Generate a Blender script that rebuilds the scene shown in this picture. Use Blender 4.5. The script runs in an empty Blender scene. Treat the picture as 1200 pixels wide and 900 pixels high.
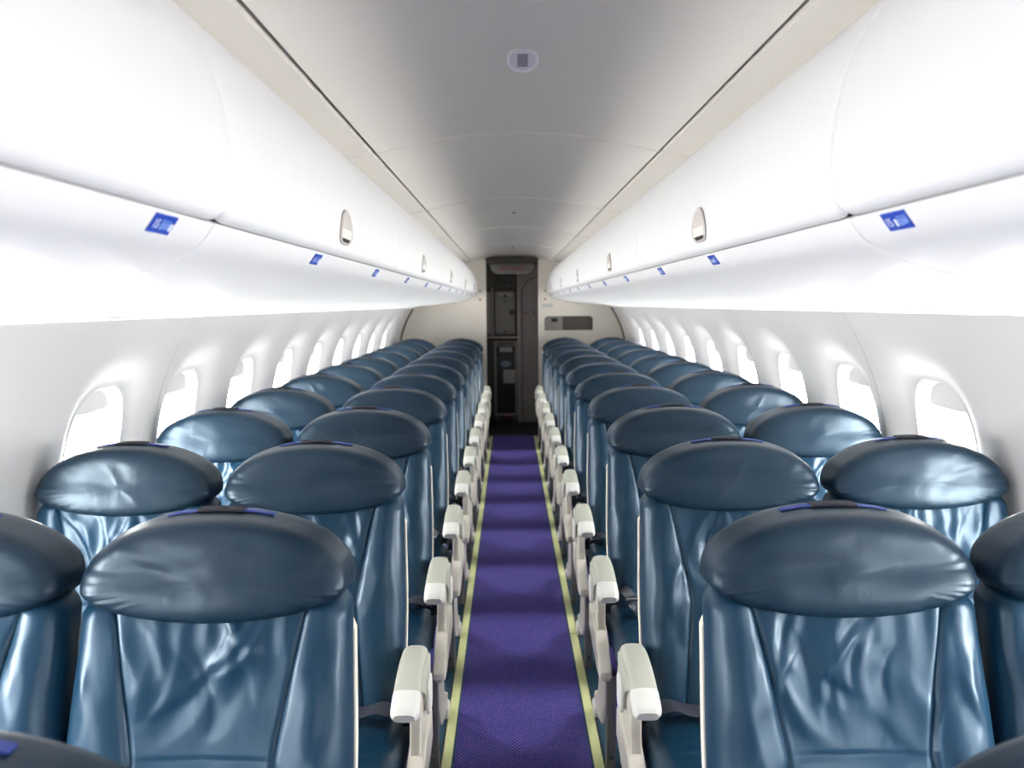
import bpy, bmesh, math, random
from mathutils import Vector, Matrix, noise, Euler

scene = bpy.context.scene
COL = scene.collection
PI = math.pi
random.seed(4)

# ------------------------------------------------------------------ materials
def srgb(r, g, b):
    f = lambda c: (c/255/12.92) if c/255 <= .04045 else ((c/255+.055)/1.055)**2.4
    return (f(r), f(g), f(b), 1)

def mat(name, col, rough=.5, metal=0, spec=.5, bump=None, emit=None, coat=0):
    m = bpy.data.materials.new(name); m.use_nodes = True
    nt = m.node_tree; b = nt.nodes['Principled BSDF']
    b.inputs['Base Color'].default_value = col
    b.inputs['Roughness'].default_value = rough
    b.inputs['Metallic'].default_value = metal
    b.inputs['Specular IOR Level'].default_value = spec
    b.inputs['Coat Weight'].default_value = coat
    # subtle procedural variation on everything
    tc = nt.nodes.new('ShaderNodeTexCoord')
    nz = nt.nodes.new('ShaderNodeTexNoise'); nz.inputs['Scale'].default_value = 9
    nt.links.new(tc.outputs['Object'], nz.inputs['Vector'])
    mr = nt.nodes.new('ShaderNodeMapRange')
    mr.inputs['To Min'].default_value = max(0, rough-.04); mr.inputs['To Max'].default_value = min(1, rough+.04)
    nt.links.new(nz.outputs['Fac'], mr.inputs['Value']); nt.links.new(mr.outputs['Result'], b.inputs['Roughness'])
    if bump:
        sc, st, dist = bump
        n2 = nt.nodes.new('ShaderNodeTexNoise'); n2.inputs['Scale'].default_value = sc; n2.inputs['Detail'].default_value = 4
        nt.links.new(tc.outputs['Object'], n2.inputs['Vector'])
        bp = nt.nodes.new('ShaderNodeBump'); bp.inputs['Strength'].default_value = st; bp.inputs['Distance'].default_value = dist
        nt.links.new(n2.outputs['Fac'], bp.inputs['Height']); nt.links.new(bp.outputs['Normal'], b.inputs['Normal'])
    if emit:
        b.inputs['Emission Color'].default_value = emit[0]; b.inputs['Emission Strength'].default_value = emit[1]
    return m

M = {}
M['wall'] = mat('sidewall_plastic', srgb(224, 223, 222), .5)
M['bin'] = mat('bin_white_plastic', srgb(228, 229, 230), .42)
M['ceil'] = mat('ceiling_plastic', srgb(214, 210, 204), .5)
M['bulk'] = mat('bulkhead_cream', srgb(240, 234, 224), .5)
M['dark'] = mat('dark_void', srgb(30, 28, 26), .8)
M['gap'] = mat('gap_seal', srgb(96, 90, 72), .8)
M['arm'] = mat('armrest_grey', srgb(182, 184, 170), .42)
M['cap'] = mat('armrest_cap', srgb(222, 222, 216), .35)
M['frame'] = mat('seat_frame_beige', srgb(205, 200, 188), .42)
M['legm'] = mat('leg_metal', srgb(112, 112, 110), .45, .3)
M['shell'] = mat('shell_cream', srgb(222, 216, 200), .45)
M['belt'] = mat('belt_webbing', srgb(24, 28, 42), .6, bump=(400, .4, .001))
M['chrome'] = mat('buckle_chrome', srgb(200, 200, 200), .2, 1)
M['ribbon'] = mat('blue_ribbon', srgb(34, 58, 136), .6)
M['velcro'] = mat('dark_velcro', srgb(24, 24, 38), .75, bump=(500, .5, .001))
M['sign'] = mat('sign_blue', srgb(14, 62, 168), .4)
M['signtxt'] = mat('sign_white', srgb(225, 230, 245), .5)
M['signico'] = mat('sign_pale', srgb(120, 150, 215), .5)
M['latch'] = mat('latch_grey', srgb(190, 184, 181), .4)
M['latch2'] = mat('latch_pale', srgb(226, 223, 218), .35)
M['seam'] = mat('seam_grey', srgb(196, 190, 182), .6)
M['galley'] = mat('galley_grey', srgb(160, 158, 152), .4)
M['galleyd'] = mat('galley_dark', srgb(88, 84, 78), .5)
M['alu'] = mat('galley_aluminium', srgb(190, 184, 176), .35, .5)
M['cart'] = mat('cart_dark', srgb(38, 42, 44), .45)
M['lav'] = mat('lavatory_grey', srgb(172, 164, 162), .5)
M['red'] = mat('red_paint', srgb(190, 30, 30), .5)
M['redtxt'] = mat('red_lettering', srgb(190, 36, 66), .5)
M['rose'] = mat('faded_red_sticker', srgb(168, 120, 126), .5)
M['plac'] = mat('placard_grey', srgb(200, 205, 205), .5)
M['green'] = mat('green_paint', srgb(20, 150, 60), .5)
M['lens'] = mat('sign_lens', srgb(150, 148, 144), .4)
M['paper'] = mat('paper_label', srgb(205, 205, 200), .6)
M['oval'] = mat('oval_sticker', srgb(150, 170, 195), .5)
M['speaker'] = mat('speaker_ring', srgb(226, 224, 230), .35)
M['speakerd'] = mat('speaker_disc', srgb(200, 197, 208), .45)
M['speakerk'] = mat('speaker_square', srgb(140, 136, 150), .5)
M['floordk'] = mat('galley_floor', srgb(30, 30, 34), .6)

def leather(name, col):
    m = mat(name, col, .37, 0, .40)
    m.node_tree.nodes['Principled BSDF'].inputs['Specular Tint'].default_value = (.70, .87, 1, 1)
    nt = m.node_tree; b = nt.nodes['Principled BSDF']
    tc = nt.nodes.new('ShaderNodeTexCoord'); oi = nt.nodes.new('ShaderNodeObjectInfo')
    add = nt.nodes.new('ShaderNodeVectorMath'); add.operation = 'ADD'
    sc = nt.nodes.new('ShaderNodeMath'); sc.operation = 'MULTIPLY'; sc.inputs[1].default_value = 40
    nt.links.new(oi.outputs['Random'], sc.inputs[0])
    nt.links.new(tc.outputs['Object'], add.inputs[0]); nt.links.new(sc.outputs[0], add.inputs[1])
    # broad soft creases
    mp = nt.nodes.new('ShaderNodeMapping'); mp.inputs['Scale'].default_value = (1.0, 1, .42); mp.inputs['Rotation'].default_value = (0, .5, 0)
    nt.links.new(add.outputs[0], mp.inputs['Vector'])
    n1 = nt.nodes.new('ShaderNodeTexNoise'); n1.inputs['Scale'].default_value = 26; n1.inputs['Detail'].default_value = 2; n1.inputs['Distortion'].default_value = .6
    nt.links.new(mp.outputs[0], n1.inputs['Vector'])
    n2 = nt.nodes.new('ShaderNodeTexNoise'); n2.inputs['Scale'].default_value = 420; n2.inputs['Detail'].default_value = 2
    nt.links.new(add.outputs[0], n2.inputs['Vector'])
    b1 = nt.nodes.new('ShaderNodeBump'); b1.inputs['Strength'].default_value = .10; b1.inputs['Distance'].default_value = .010
    b2 = nt.nodes.new('ShaderNodeBump'); b2.inputs['Strength'].default_value = .12; b2.inputs['Distance'].default_value = .001
    nt.links.new(n1.outputs['Fac'], b1.inputs['Height']); nt.links.new(n2.outputs['Fac'], b2.inputs['Height'])
    nt.links.new(b1.outputs[0], b2.inputs['Normal']); nt.links.new(b2.outputs[0], b.inputs['Normal'])
    # slight tone change per seat and worn patches
    hs = nt.nodes.new('ShaderNodeHueSaturation'); hs.inputs['Color'].default_value = col
    mr = nt.nodes.new('ShaderNodeMapRange'); mr.inputs['To Min'].default_value = .9; mr.inputs['To Max'].default_value = 1.12
    nt.links.new(oi.outputs['Random'], mr.inputs['Value']); nt.links.new(mr.outputs[0], hs.inputs['Value'])
    nt.links.new(hs.outputs[0], b.inputs['Base Color'])
    return m
M['leather'] = leather('blue_leather', srgb(12, 43, 64))
M['leather_head_shaded'] = leather('blue_leather_head_shaded', srgb(16, 35, 50))  # same leather as the backrest; shade on the tilted headrest put into the colour
M['seamline'] = mat('leather_piping', srgb(18, 40, 62), .5)

def carpet(name, c1, c2, cm):
    m = mat(name, c1, .95, 0, .1); nt = m.node_tree; b = nt.nodes['Principled BSDF']
    for l in list(b.inputs['Roughness'].links): nt.links.remove(l)
    tc = nt.nodes.new('ShaderNodeTexCoord')
    br = nt.nodes.new('ShaderNodeTexBrick'); br.offset = .5
    br.inputs['Scale'].default_value = 1; br.inputs['Brick Width'].default_value = .015; br.inputs['Row Height'].default_value = .011
    br.inputs['Mortar Size'].default_value = .003; br.inputs['Mortar Smooth'].default_value = .8
    br.inputs['Color1'].default_value = c1; br.inputs['Color2'].default_value = c2; br.inputs['Mortar'].default_value = cm
    br.inputs['Bias'].default_value = -.3
    nz = nt.nodes.new('ShaderNodeTexNoise'); nz.inputs['Scale'].default_value = 90
    nt.links.new(tc.outputs['Object'], nz.inputs['Vector'])
    vm = nt.nodes.new('ShaderNodeVectorMath'); vm.operation = 'MULTIPLY_ADD'; vm.inputs[1].default_value = (.004, .004, 0)
    nt.links.new(nz.outputs['Color'], vm.inputs[0]); nt.links.new(tc.outputs['Object'], vm.inputs[2])
    nt.links.new(vm.outputs[0], br.inputs['Vector'])
    nt.links.new(br.outputs['Color'], b.inputs['Base Color'])
    bp = nt.nodes.new('ShaderNodeBump'); bp.inputs['Strength'].default_value = .6; bp.inputs['Distance'].default_value = .002; bp.invert = True
    nt.links.new(br.outputs['Fac'], bp.inputs['Height']); nt.links.new(bp.outputs[0], b.inputs['Normal'])
    return m
M['carpet'] = carpet('purple_carpet', srgb(84, 82, 152), srgb(112, 86, 160), srgb(34, 32, 78))
M['teal'] = mat('teal_carpet', srgb(26, 66, 84), .95, bump=(300, .5, .002))
M['strip'] = mat('glow_strip', srgb(204, 208, 152), .45)
M['stripedge'] = mat('strip_edge', srgb(40, 36, 34), .6)

def glass():
    m = bpy.data.materials.new('window_glass'); m.use_nodes = True; nt = m.node_tree
    nt.nodes.clear()
    o = nt.nodes.new('ShaderNodeOutputMaterial'); mx = nt.nodes.new('ShaderNodeMixShader')
    t = nt.nodes.new('ShaderNodeBsdfTransparent'); g = nt.nodes.new('ShaderNodeBsdfGlossy'); g.inputs['Roughness'].default_value = .02
    f = nt.nodes.new('ShaderNodeLayerWeight'); f.inputs['Blend'].default_value = .5
    pw = nt.nodes.new('ShaderNodeMath'); pw.operation = 'POWER'; pw.inputs[1].default_value = 5
    ml = nt.nodes.new('ShaderNodeMath'); ml.operation = 'MULTIPLY_ADD'; ml.inputs[1].default_value = .5; ml.inputs[2].default_value = .03
    nt.links.new(f.outputs['Facing'], pw.inputs[0]); nt.links.new(pw.outputs[0], ml.inputs[0])
    nt.links.new(ml.outputs[0], mx.inputs[0]); nt.links.new(t.outputs[0], mx.inputs[1]); nt.links.new(g.outputs[0], mx.inputs[2])
    nt.links.new(mx.outputs[0], o.inputs[0]); return m
M['glass'] = glass()

# ------------------------------------------------------------------ helpers
def mk(name, verts, faces, m, parent=None, smooth=35, mirror=False):
    me = bpy.data.meshes.new(name)
    if mirror:
        verts = [(-v[0], v[1], v[2]) for v in verts]; faces = [tuple(reversed(f)) for f in faces]
    me.from_pydata([tuple(v) for v in verts], [], faces); me.validate()
    if isinstance(m, (list, tuple)):
        for q in m: me.materials.append(q)
    else: me.materials.append(m)
    if smooth:
        for p in me.polygons: p.use_smooth = True
        me.set_sharp_from_angle(angle=math.radians(smooth))
    o = bpy.data.objects.new(name, me); COL.objects.link(o)
    if parent: o.parent = parent
    return o

def mkbm(name, bm, m, parent=None, smooth=35, mirror=False, recalc=True):
    if mirror:
        for v in bm.verts: v.co.x = -v.co.x
        bmesh.ops.reverse_faces(bm, faces=bm.faces)
    if recalc: bmesh.ops.recalc_face_normals(bm, faces=bm.faces)
    me = bpy.data.meshes.new(name); bm.to_mesh(me); bm.free()
    me.materials.append(m)
    if smooth:
        for p in me.polygons: p.use_smooth = True
        me.set_sharp_from_angle(angle=math.radians(smooth))
    o = bpy.data.objects.new(name, me); COL.objects.link(o)
    if parent: o.parent = parent
    return o

def bm_box(x0, x1, y0, y1, z0, z1, bev=.002, seg=2, bm=None):
    b = bmesh.new()
    vs = [b.verts.new(p) for p in ((x0,y0,z0),(x1,y0,z0),(x1,y1,z0),(x0,y1,z0),(x0,y0,z1),(x1,y0,z1),(x1,y1,z1),(x0,y1,z1))]
    for f in ((0,3,2,1),(4,5,6,7),(0,1,5,4),(1,2,6,5),(2,3,7,6),(3,0,4,7)): b.faces.new([vs[i] for i in f])
    if bev: bmesh.ops.bevel(b, geom=list(b.edges), offset=bev, segments=seg, profile=.5, affect='EDGES')
    if bm is not None:
        tmp = bpy.data.meshes.new('tmp'); b.to_mesh(tmp); b.free(); bm.from_mesh(tmp); bpy.data.meshes.remove(tmp); return bm
    return b

def bm_prism(poly, a0, a1, axis='x', bev=.003, seg=2, bm=None):
    """poly in the plane across axis, extruded a0..a1 (axis x: poly=(y,z); axis y: poly=(x,z); axis z: poly=(x,y))"""
    b = bmesh.new()
    P = {'x': lambda p, a: (a, p[0], p[1]), 'y': lambda p, a: (p[0], a, p[1]), 'z': lambda p, a: (p[0], p[1], a)}[axis]
    A = [b.verts.new(P(p, a0)) for p in poly]; B = [b.verts.new(P(p, a1)) for p in poly]
    n = len(poly)
    fa = b.faces.new(list(reversed(A))); fb = b.faces.new(B)
    for i in range(n): b.faces.new((A[i], A[(i+1) % n], B[(i+1) % n], B[i]))
    if bev:
        ed = list(set(list(fa.edges)+list(fb.edges)))
        bmesh.ops.bevel(b, geom=ed, offset=bev, segments=seg, profile=.5, affect='EDGES')
    if bm is not None:
        tmp = bpy.data.meshes.new('tmp'); b.to_mesh(tmp); b.free(); bm.from_mesh(tmp); bpy.data.meshes.remove(tmp); return bm
    return b

def catmull(pts, n):
    out = []
    P = [Vector(p) for p in pts]
    for i in range(len(P)-1):
        p0 = P[max(0, i-1)]; p1 = P[i]; p2 = P[i+1]; p3 = P[min(len(P)-1, i+2)]
        for k in range(n):
            t = k/n
            out.append(.5*((2*p1)+(-p0+p2)*t+(2*p0-5*p1+4*p2-p3)*t*t+(-p0+3*p1-3*p2+p3)*t**3))
    out.append(P[-1]); return out

def sweep_tube(path, r, n=8, flat=None):
    """tube along path of Vectors; flat=(w,h,up) gives a ribbon section"""
    V = []; F = []
    for i, p in enumerate(path):
        t = (path[min(i+1, len(path)-1)]-path[max(i-1, 0)]).normalized()
        up = Vector((0, 0, 1)) if abs(t.z) < .9 else Vector((1, 0, 0))
        if flat and len(flat) > 2: up = flat[2]
        s = t.cross(up).normalized(); u = s.cross(t).normalized()
        for k in range(n):
            a = 2*PI*k/n + PI/n
            if flat:
                ca, sa = math.cos(a), math.sin(a)
                ex = lambda c: math.copysign(abs(c)**.5, c)
                V.append(p+s*ex(ca)*flat[0]/2+u*ex(sa)*flat[1]/2)
            else: V.append(p+s*math.cos(a)*r+u*math.sin(a)*r)
    m = len(path)
    for i in range(m-1):
        for k in range(n):
            F.append((i*n+k, i*n+(k+1) % n, (i+1)*n+(k+1) % n, (i+1)*n+k))
    F.append(tuple(reversed(range(n)))); F.append(tuple(range((m-1)*n, m*n)))
    return V, F

def empty(name, loc=(0, 0, 0), label=None, cat=None, group=None):
    o = bpy.data.objects.new(name, None); COL.objects.link(o); o.location = loc; o.empty_display_size = .1
    tag(o, label, cat, group); return o

def tag(o, label=None, cat=None, group=None, kind=None):
    if label: o['label'] = label
    if cat: o['category'] = cat
    if group: o['group'] = group
    if kind: o['kind'] = kind
    return o

def dup(root, loc=None, label=None, parent=None):
    r = root.copy(); COL.objects.link(r); r.parent = parent
    if loc is not None: r.location = loc
    if label: r['label'] = label
    for ch in list(root.children): dup(ch, parent=r)
    return r

def struct(o): o['kind'] = 'structure'; return o

def ordinal(n):
    return ['', 'first', 'second', 'third', 'fourth', 'fifth', 'sixth', 'seventh', 'eighth', 'ninth', 'tenth', 'eleventh', 'twelfth', 'thirteenth'][n]

# ------------------------------------------------------------------ dimensions
PITCH = .79
Y1 = 1.557                    # headrest of the first full row
YB = 10.15                    # aft bulkhead
YF = -2.4                     # forward end behind the viewer
BINP = 1.73; BIN0 = 1.155     # bin pitch, one bin joint
WINP = .79; WIN0 = 2.66
NW = 16
tile_y = [WIN0 + WINP*k for k in range(-5, 9)]
win_off = [.09 if k == 5 else 0 for k in range(14)]
win_y = [a+b for a, b in zip(tile_y, win_off)]

wall_prof = [(1.15,1.462),(1.19,1.40),(1.236,1.31),(1.276,1.21),(1.306,1.10),(1.326,.98),(1.334,.85),(1.334,.70),(1.33,.50),(1.305,.30),(1.27,.12),(1.25,0)]
WP = catmull([(a, b, 0) for a, b in wall_prof], 8)
arc = [0]
for i in range(1, len(WP)): arc.append(arc[-1]+(WP[i]-WP[i-1]).length)
def wall_at(s, off=0):
    s = max(0, min(arc[-1], s))
    for i in range(1, len(arc)):
        if s <= arc[i] or i == len(arc)-1:
            t = (s-arc[i-1])/(arc[i]-arc[i-1]); p = WP[i-1].lerp(WP[i], t)
            a = WP[max(0, i-2)]; b = WP[min(len(WP)-1, i+1)]
            d = (b-a).normalized(); n = Vector((-d.y, d.x, 0))   # outward
            if n.x < 0: n = -n
            return Vector((p.x+n.x*off, p.y+n.y*off, 0))
def s_of_z(z):
    for i in range(1, len(WP)):
        if WP[i].y <= z:
            t = (WP[i-1].y-z)/(WP[i-1].y-WP[i].y); return arc[i-1]+t*(arc[i]-arc[i-1])
    return arc[-1]

# ------------------------------------------------------------------ side walls with window funnels
WHW, WHH, WZC = .185, .212, 1.026
SC = s_of_z(WZC); S_TOP = 0.0; S_BOT = s_of_z(.56)
def sellipse(a, n=2.6):
    c, s = math.cos(a), math.sin(a)
    return math.copysign(abs(c)**(2/n), c), math.copysign(abs(s)**(2/n), s)
def smooth(t): t = max(0, min(1, t)); return t*t*(3-2*t)
def funnel(dy, ds):
    # ds positive = downwards along the wall
    hh = WHH
    r = (abs(dy/WHW)**2.6+abs(ds/hh)**2.6)**(1/2.6)
    # the scallop reaches higher and lower than wide
    ro = (abs(dy/.385)**3+abs(ds/(.41 if ds < 0 else .43))**3)**(1/3)
    ri = (abs(dy/WHW)**3+abs(ds/hh)**3)**(1/3)
    t = (1-ro)/(1-ro + max(0, ri-1)+1e-6) if ro < 1 else 0
    return .044*smooth(t)

def build_wall(side):
    V = []; F = []
    def addv(y, s, off):
        p = wall_at(s, off); V.append((side*p.x, y, p.y)); return len(V)-1
    NA = 96; RT = [0, .04, .1, .18, .28, .4, .52, .66, .82, 1.0]
    for yc, yo in zip(tile_y, win_off):
        rings = []
        for t in RT:
            ring = []
            for k in range(NA):
                a = 2*PI*(k+.5)/NA
                ex, ez = sellipse(a)
                iy, iz = ex*WHW, ez*WHH
                # rectangle point in the direction
                L = min((WINP/2)/max(1e-6, abs(math.cos(a))), 1e9)
                hy = WINP/2; hs_up = SC-S_TOP; hs_dn = S_BOT-SC
                c, sn = math.cos(a), math.sin(a)
                hs = hs_dn if sn > 0 else hs_up
                cc = c; ss = sn
                q = max(abs(cc)/1, abs(ss)/1)
                ry, rs = cc/q*hy, ss/q*hs
                y = (yo+iy)*(1-t)+ry*t; s = iz*(1-t)+rs*t
                ring.append(addv(yc+y, SC+s, funnel(y-yo, s) if t < 1 else 0))
            rings.append(ring)
        for j in range(len(RT)-1):
            for k in range(NA):
                k2 = (k+1) % NA
                F.append((rings[j][k], rings[j][k2], rings[j+1][k2], rings[j+1][k]))
        # four exact corners
        # (corner triangles)
        last = rings[-1]
        for k in range(NA):
            k2 = (k+1) % NA
            a, b = V[last[k]], V[last[k2]]
            # corner if one is on a vertical side and the other on a horizontal side
            ay = abs(abs(a[1]-yc)-WINP/2) < 1e-5; by = abs(abs(b[1]-yc)-WINP/2) < 1e-5
            if ay != by:
                ang = 2*PI*(k+1)/NA
                yy = yc+math.copysign(WINP/2, math.cos(ang)); s = S_BOT if math.sin(ang) > 0 else S_TOP
                ci = addv(yy, s, 0); F.append((last[k], last[k2], ci))
        # reveal going outwards to the pane
        prev = rings[0]
        for (sc_, off) in ((.975, .052), (.93, .072), (.87, .088), (.84, .094)):
            ring = []
            for k in range(NA):
                ex, ez = sellipse(2*PI*(k+.5)/NA)
                ring.append(addv(yc+yo+ex*WHW*sc_, SC+ez*WHH*sc_, off))
            for k in range(NA):
                k2 = (k+1) % NA; F.append((ring[k], ring[k2], prev[k2], prev[k]))
            prev = ring
    # lower wall and the plain ends
    y0, y1 = tile_y[0]-WINP/2, tile_y[-1]+WINP/2
    def strip(ya, yb, sa, sb, n):
        pr = None
        for i in range(n+1):
            s = sa+(sb-sa)*i/n
            cur = (addv(ya, s, 0), addv(yb, s, 0))
            if pr: F.append((pr[0], pr[1], cur[1], cur[0]))
            pr = cur
    strip(y0, y1, S_BOT, arc[-1], 24)
    strip(YF, y0, 0, arc[-1], 50); strip(y1, 12.2, 0, arc[-1], 50)
    # inner face must look inwards
    o = mk('wall_left' if side < 0 else 'wall_right', V, F, M['wall'], smooth=50)
    bm = bmesh.new(); bm.from_mesh(o.data); bmesh.ops.remove_doubles(bm, verts=bm.verts, dist=2e-4)
    bmesh.ops.recalc_face_normals(bm, faces=bm.faces); bm.to_mesh(o.data); bm.free()
    for p in o.data.polygons: p.use_smooth = True
    o.data.set_sharp_from_angle(angle=math.radians(50))
    return struct(o)
for sd in (-1, 1): build_wall(sd)

# panel joints of the side walls (thin seals)
tn = 0
for sd in (-1, 1):
    for k in range(-2, 5):
        y = 3.10+2*WINP*k
        if y > 9.9: continue
        path = []
        for i in range(40):
            s = S_TOP+(S_BOT+.1-S_TOP)*i/39
            near = min(win_y, key=lambda w: abs(w-y))
            p = wall_at(s, funnel(y-near, s-SC))
            path.append(Vector((sd*(p.x-.0005), y, p.y)))
        v, f = sweep_tube(path, 1, 8, flat=(.0035, .0015, Vector((1, 0, 0))))
        tn += 1; struct(mk('trim_%d' % tn, v, f, M['seam']))

# windows
wn = 0
for sd in (-1, 1):
    for yc in win_y:
        if yc < 1.5 and yc < 0: pass
        wn += 1
        # frame ring sealing the opening
        V = []; F = []; NA = 64
        for (sc_, off) in ((.90, .088), (.84, .096), (.80, .099), (.80, .104), (1.05, .112)):
            for k in range(NA):
                ex, ez = sellipse(2*PI*k/NA)
                p = wall_at(SC+ez*WHH*sc_, off); V.append((sd*p.x, yc+ex*WHW*sc_, p.y))
        for j in range(4):
            for k in range(NA): F.append((j*NA+k, j*NA+(k+1) % NA, (j+1)*NA+(k+1) % NA, (j+1)*NA+k))
        w = struct(mk('window_%d' % wn, V, F, M['bin']))
        # pane
        V = []; F = []
        nr = 8
        for j in range(nr+1):
            for k in range(NA):
                ex, ez = sellipse(2*PI*k/NA); q = .82*j/nr
                p = wall_at(SC+ez*WHH*q, .102); V.append((sd*p.x, yc+ex*WHW*q, p.y))
        for j in range(nr):
            for k in range(NA): F.append((j*NA+k, j*NA+(k+1) % NA, (j+1)*NA+(k+1) % NA, (j+1)*NA+k))
        mk('window_pane', V, F, M['glass'], w)
        # shade drawn slightly down
        drop = .070 + .006*((wn*7) % 3-1)
        V = []; F = []; nu, nv = 20, 6
        for side_off in (.083, .087):
            for j in range(nv+1):
                for i in range(nu+1):
                    u = -1+2*i/nu
                    yy = u*WHW*.92
                    top = -WHH*.92*max(0, 1-abs(u)**2.6)**(1/2.6)
                    bot = -WHH*.86+drop*(1-.12*u*u)
                    bot = max(bot, top)
                    s = top+(bot-top)*j/nv
                    p = wall_at(SC+s, side_off); V.append((sd*p.x, yc+yy, p.y))
        n1 = (nu+1)*(nv+1)
        for j in range(nv):
            for i in range(nu):
                a = j*(nu+1)+i; F.append((a, a+1, a+nu+2, a+nu+1)); F.append((n1+a, n1+a+nu+1, n1+a+nu+2, n1+a+1))
        for i in range(nu):
            a = nv*(nu+1)+i; F.append((a, a+1, n1+a+1, n1+a))
        mk('window_shade', V, F, M['wall'], w)

# ------------------------------------------------------------------ ceiling
def sweep_profile(prof, ys, offs, name, m, side=1, thick=.004):
    """prof list of (x,z); ys list of y; offs matching inward/outward z offsets"""
    V = []; F = []; n = len(prof)
    for y, o in zip(ys, offs):
        for i, (x, z) in enumerate(prof):
            a = prof[max(0, i-1)]; b = prof[min(n-1, i+1)]
            d = Vector((b[0]-a[0], b[1]-a[1], 0)).normalized(); nn = Vector((-d.y, d.x, 0))
            if nn.y < 0: nn = -nn
            V.append((side*(x+nn.x*o), y, z+nn.y*o))
    for j in range(len(ys)-1):
        for i in range(n-1): F.append((j*n+i, j*n+i+1, (j+1)*n+i+1, (j+1)*n+i))
    return V, F

joints = [BIN0+BINP*k for k in range(-2, 6)]
ys = [YF]; offs = [0]
for j in joints:
    for dy, o in ((-.03, 0), (-.009, 0), (-.005, -.0038), (-.0025, -.0038), (-.0015, .006), (.0015, .006), (.0025, -.0038), (.005, -.0038), (.009, 0), (.03, 0)):
        ys.append(j+dy); offs.append(o)
ys.append(10.6); offs.append(0)
cprof = [(x, 2.053-.063*(abs(x)/.457)**2) for x in [-.457+.914*i/28 for i in range(29)]]
cprof = [(-.459, 2.012)]+cprof+[(.459, 2.012)]
v, f = sweep_profile(cprof, ys, offs, '', None)
struct(mk('ceiling', v, f, M['ceil'], smooth=30))
for sd in (-1, 1):
    sp = [(.473, 2.012), (.474, 1.987), (.50, 1.983), (.56, 1.974), (.62, 1.960), (.66, 1.948)]
    v, f = sweep_profile(sp, ys, offs, '', None, side=sd)
    struct(mk('ceiling_side_left' if sd < 0 else 'ceiling_side_right', v, f, M['ceil'], smooth=30))
    g = mkbm('trim_%d' % (tn+1), bm_box(min(sd*.452, sd*.472), max(sd*.452, sd*.472), YF, 10.6, 2.008, 2.016, 0), M['gap']); tn += 1; struct(g)
# outer skin above the bins so that no daylight leaks in
sk = [(1.152+.0, 1.462), (1.25, 1.50), (1.22, 1.75), (.95, 2.05), (.5, 2.20), (0, 2.25)]
sk = sk+[(-x, z) for x, z in reversed(sk[:-1])]
v, f = sweep_profile(sk, [YF, 12.2], [0, 0], '', None)
struct(mk('fuselage_skin', v, f, M['dark']))

# ------------------------------------------------------------------ floor
struct(mkbm('floor', bm_box(-1.36, 1.36, YF, 12.2, -.05, 0, 0), M['carpet']))
for sd in (-1, 1):
    a, b = sorted((sd*.270, sd*.325))
    tn += 1; struct(mkbm('trim_%d' % tn, bm_box(a, b, YF, YB, -.002, .003, 0), M['teal']))
    a, b = sorted((sd*.226, sd*.232))
    tn += 1; struct(mkbm('trim_%d' % tn, bm_box(a, b, YF, 9.9, -.002, .0022, 0), M['teal']))
    a, b = sorted((sd*.2652, sd*.270))
    tn += 1; struct(mkbm('trim_%d' % tn, bm_box(a, b, YF, YB, -.002, .007, 0), M['stripedge']))
    k = 0; y = 3.83-1.22*4
    while y < 9.7:
        a, b = sorted((sd*.233, sd*.265)); y2 = min(y+1.22, 9.8)
        o = mkbm('floor_path_strip', bm_box(a, b, max(YF, y)+.002, y2-.002, .0005, .006, .001), M['strip'])
        k += 1
        tag(o, 'yellow-green glow strip on the %s edge of the aisle carpet, %s length from the front' % ('left' if sd < 0 else 'right', ordinal(k)), 'floor strip', 'glow strips along the aisle')
        y += 1.22
struct(mkbm('floor_galley', bm_box(-1.3, 1.3, 9.86, 12.2, -.002, .004, 0), M['floordk']))

# ------------------------------------------------------------------ bulkheads
def wallpoly(inner_x, zt=2.25):
    """closed polygon of half a bulkhead (x,z), right side"""
    pts = [(inner_x, 0.0), (inner_x, 2.02)]
    pts += [(.45, 2.02), (.60, 2.10), (1.0, 1.95), (1.2, 1.7), (1.15+.02, 1.47)]
    for i in range(0, len(WP), 4): pts.append((WP[i].x+.015, WP[i].y))
    return pts
DX = .307
def bulkhead(sd):
    if sd < 0:
        poly = [(-x, z) for x, z in wallpoly(DX)]
        b = bm_prism(poly, YB, YB+.05, 'y', 0)
        o = mkbm('wall_aft_left', b, M['bulk'], smooth=30)
    else:
        # panel with a rounded slot: built as strips round the opening
        x0, x1, z0, z1 = .372, .945, 1.185, 1.352
        V = []; F = []
        outer = wallpoly(DX)
        b = bmesh.new()
        # outer loop and slot loop filled
        def loop(y, pts):
            vs = [b.verts.new((p[0], y, p[1])) for p in pts]
            es = [b.edges.new((vs[i], vs[(i+1) % len(vs)])) for i in range(len(vs))]
            return vs, es
        slot = []
        r = .045
        slot += [(x0, z0), (x1, z0)]
        for i in range(7): a = PI/2*i/6; slot.append((x1-r+r*math.cos(a), z1-r+r*math.sin(a)))
        for i in range(7): a = PI/2+PI/2*i/6; slot.append((x0+r+r*math.cos(a), z1-r+r*math.sin(a)))
        ov, oe = loop(YB, outer); sv, se = loop(YB, slot)
        bmesh.ops.triangle_fill(b, edges=oe+se, use_beauty=True)
        sb = [b.verts.new((p[0], YB+.14, p[1])) for p in slot]
        for i in range(len(slot)): b.faces.new((sv[i], sv[(i+1) % len(slot)], sb[(i+1) % len(slot)], sb[i]))
        ob = [b.verts.new((p[0], YB+.05, p[1])) for p in outer]
        for i in range(len(outer)): b.faces.new((ov[i], ov[(i+1) % len(outer)], ob[(i+1) % len(outer)], ob[i]))
        o = mkbm('wall_aft_right', b, M['bulk'], smooth=30)
    return struct(o)
bulkhead(-1); bulkhead(1)
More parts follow.
